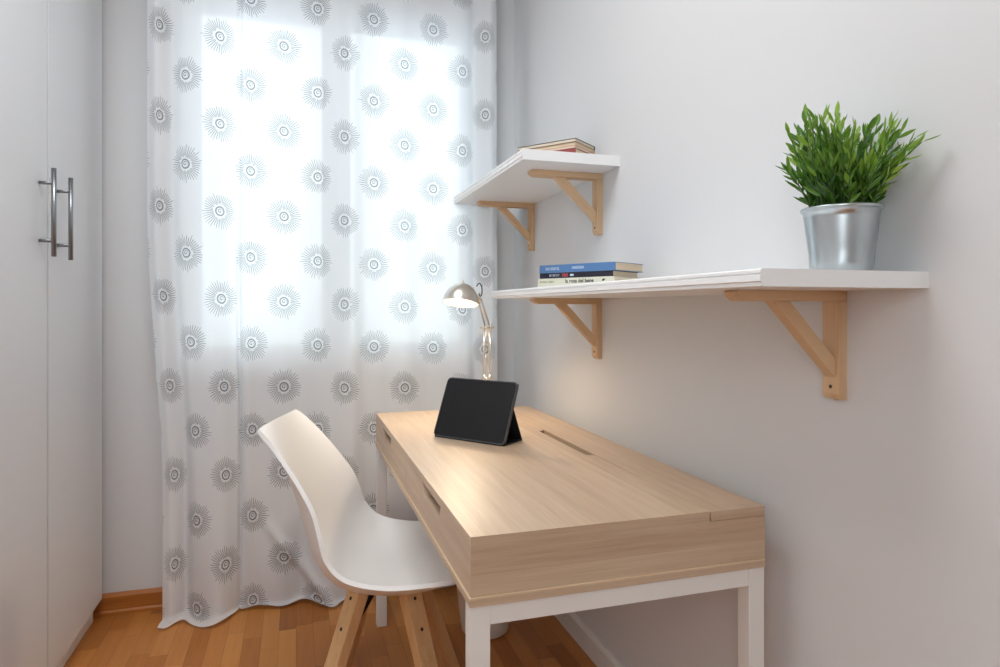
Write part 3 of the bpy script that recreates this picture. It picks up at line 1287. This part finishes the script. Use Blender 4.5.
def shell():
    bm = bmesh.new()
    NT_ = 24
    rows = []
    for x, z, hw, lift, wrap, ex_ in SV:
        row = []
        for k in range(NT_ + 1):
            t = -1 + 2 * k / NT_
            q = abs(t) ** ex_
            row.append(bm.verts.new((x + wrap * q, hw * t, z + lift * q)))
        rows.append(row)
    for a, c in zip(rows, rows[1:]):
        for k in range(NT_):
            f = bm.faces.new((a[k], a[k + 1], c[k + 1], c[k]))
            f.smooth = True
    bmesh.ops.recalc_face_normals(bm, faces=bm.faces)
    bmesh.ops.transform(bm, matrix=MC, verts=bm.verts)
    me = bpy.data.meshes.new('seat_shell')
    bm.to_mesh(me)
    bm.free()
    me.materials.append(M_shell)
    o = bpy.data.objects.new('seat_shell', me)
    COL.objects.link(o)
    o.parent = ch
    o.matrix_parent_inverse = world_of(ch).inverted()
    md = o.modifiers.new('thickness', 'SOLIDIFY')
    md.thickness = .011
    md.offset = 0
    md = o.modifiers.new('round', 'BEVEL')
    md.width = .004
    md.segments = 2
    md.limit_method = 'ANGLE'
    md.angle_limit = R(50)
    md = o.modifiers.new('smooth', 'SUBSURF')
    md.levels = md.render_levels = 1
    return o


shell()
b = MB()
b.box((-.07, -.07, .385), (.07, .07, .393), .003)
b.box((-.05, -.05, .392), (.05, .05, .402), .003)
bmesh.ops.transform(b.bm, matrix=MC, verts=b.bm.verts)
b.build('mounting_plate', M_black, ch)
for k in range(4):
    a = R(45 + 90 * k)
    rad = Vector((math.cos(a), math.sin(a), 0))
    tan = Vector((-rad.y, rad.x, 0))
    top = rad * .090 + Vector((0, 0, .392))
    bot = rad * .252 + Vector((0, 0, 0))
    # tapered plank: wide face looks outwards
    b = MB()
    hw0, hw1, t0, t1 = .026, .023, .038, .031
    vs = []
    for P, w, t_ in ((top, hw0, t0), (bot, hw1, t1)):
        for s1, s2 in ((-1, -1), (1, -1), (1, 1), (-1, 1)):
            vs.append(b.bm.verts.new(P + tan * (w * s1) + rad * (t_ / 2 * s2)))
    for idx in ((0, 1, 2, 3), (7, 6, 5, 4), (0, 4, 5, 1), (1, 5, 6, 2), (2, 6, 7, 3), (3, 7, 4, 0)):
        b.bm.faces.new([vs[i] for i in idx])
    bmesh.ops.recalc_face_normals(b.bm, faces=b.bm.faces)
    bmesh.ops.bevel(b.bm, geom=list(b.bm.edges), offset=.003, segments=2, profile=.5, affect='EDGES')
    bmesh.ops.transform(b.bm, matrix=MC, verts=b.bm.verts)
    lg = b.build('leg', M_beech, ch)
    for f in (.06, .24):
        c = top.lerp(bot, f)
        hwid_ = (t0 + (t1 - t0) * f) / 2
        nrm = (rad * .925 + Vector((0, 0, .38))).normalized()
        k2 = MB()
        k2.lathe([(0, .0015), (.0040, .0012), (.0048, 0), (0, -.001)], 14,
                 MC @ Matrix.Translation(c + rad * (hwid_ + .0006)) @ nrm.to_track_quat('Z', 'Y').to_matrix().to_4x4())
        k2.build('screw', M_screw, lg)
# black steel braces: a web down the inner side of every leg and cross rods
for k in range(4):
    a = R(45 + 90 * k)
    rad = Vector((math.cos(a), math.sin(a), 0))
    b = MB()
    p_in = rad * .090 + Vector((0, 0, .392))
    p1 = p_in - rad * .016
    p2 = p_in.lerp(rad * .252, .34) - rad * .016
    tri = [p1 + Vector((0, 0, -.002)), p1 - rad * .040 + Vector((0, 0, -.002)), p1 - rad * .040 + Vector((0, 0, -.024)), p2]
    tn = Vector((-rad.y, rad.x, 0)) * .002
    A = [b.bm.verts.new(q + tn) for q in tri]
    B = [b.bm.verts.new(q - tn) for q in tri]
    b.bm.faces.new(A)
    b.bm.faces.new(list(reversed(B)))
    for q in range(4):
        b.bm.faces.new((A[q], B[q], B[(q + 1) % 4], A[(q + 1) % 4]))
    bmesh.ops.transform(b.bm, matrix=MC, verts=b.bm.verts)
    b.build('brace', M_black, ch)

# ------------------------------------------------------------------ waste bin under the desk
bc = Vector((.635, 2.165, 0))
MB_ = Matrix.Translation(bc)
wb = thing('waste_bin', bc, 'off white round waste bin on the floor under the desk', 'bin')
MB().lathe([(0, .003), (.074, .003), (.078, 0), (.082, .004), (.086, .03), (.113, .262), (.1165, .264), (.1165, .270), (.111, .270), (.109, .262), (.084, .03), (.080, .008), (0, .008)], 48, MB_).build('bucket', M_bin, wb)
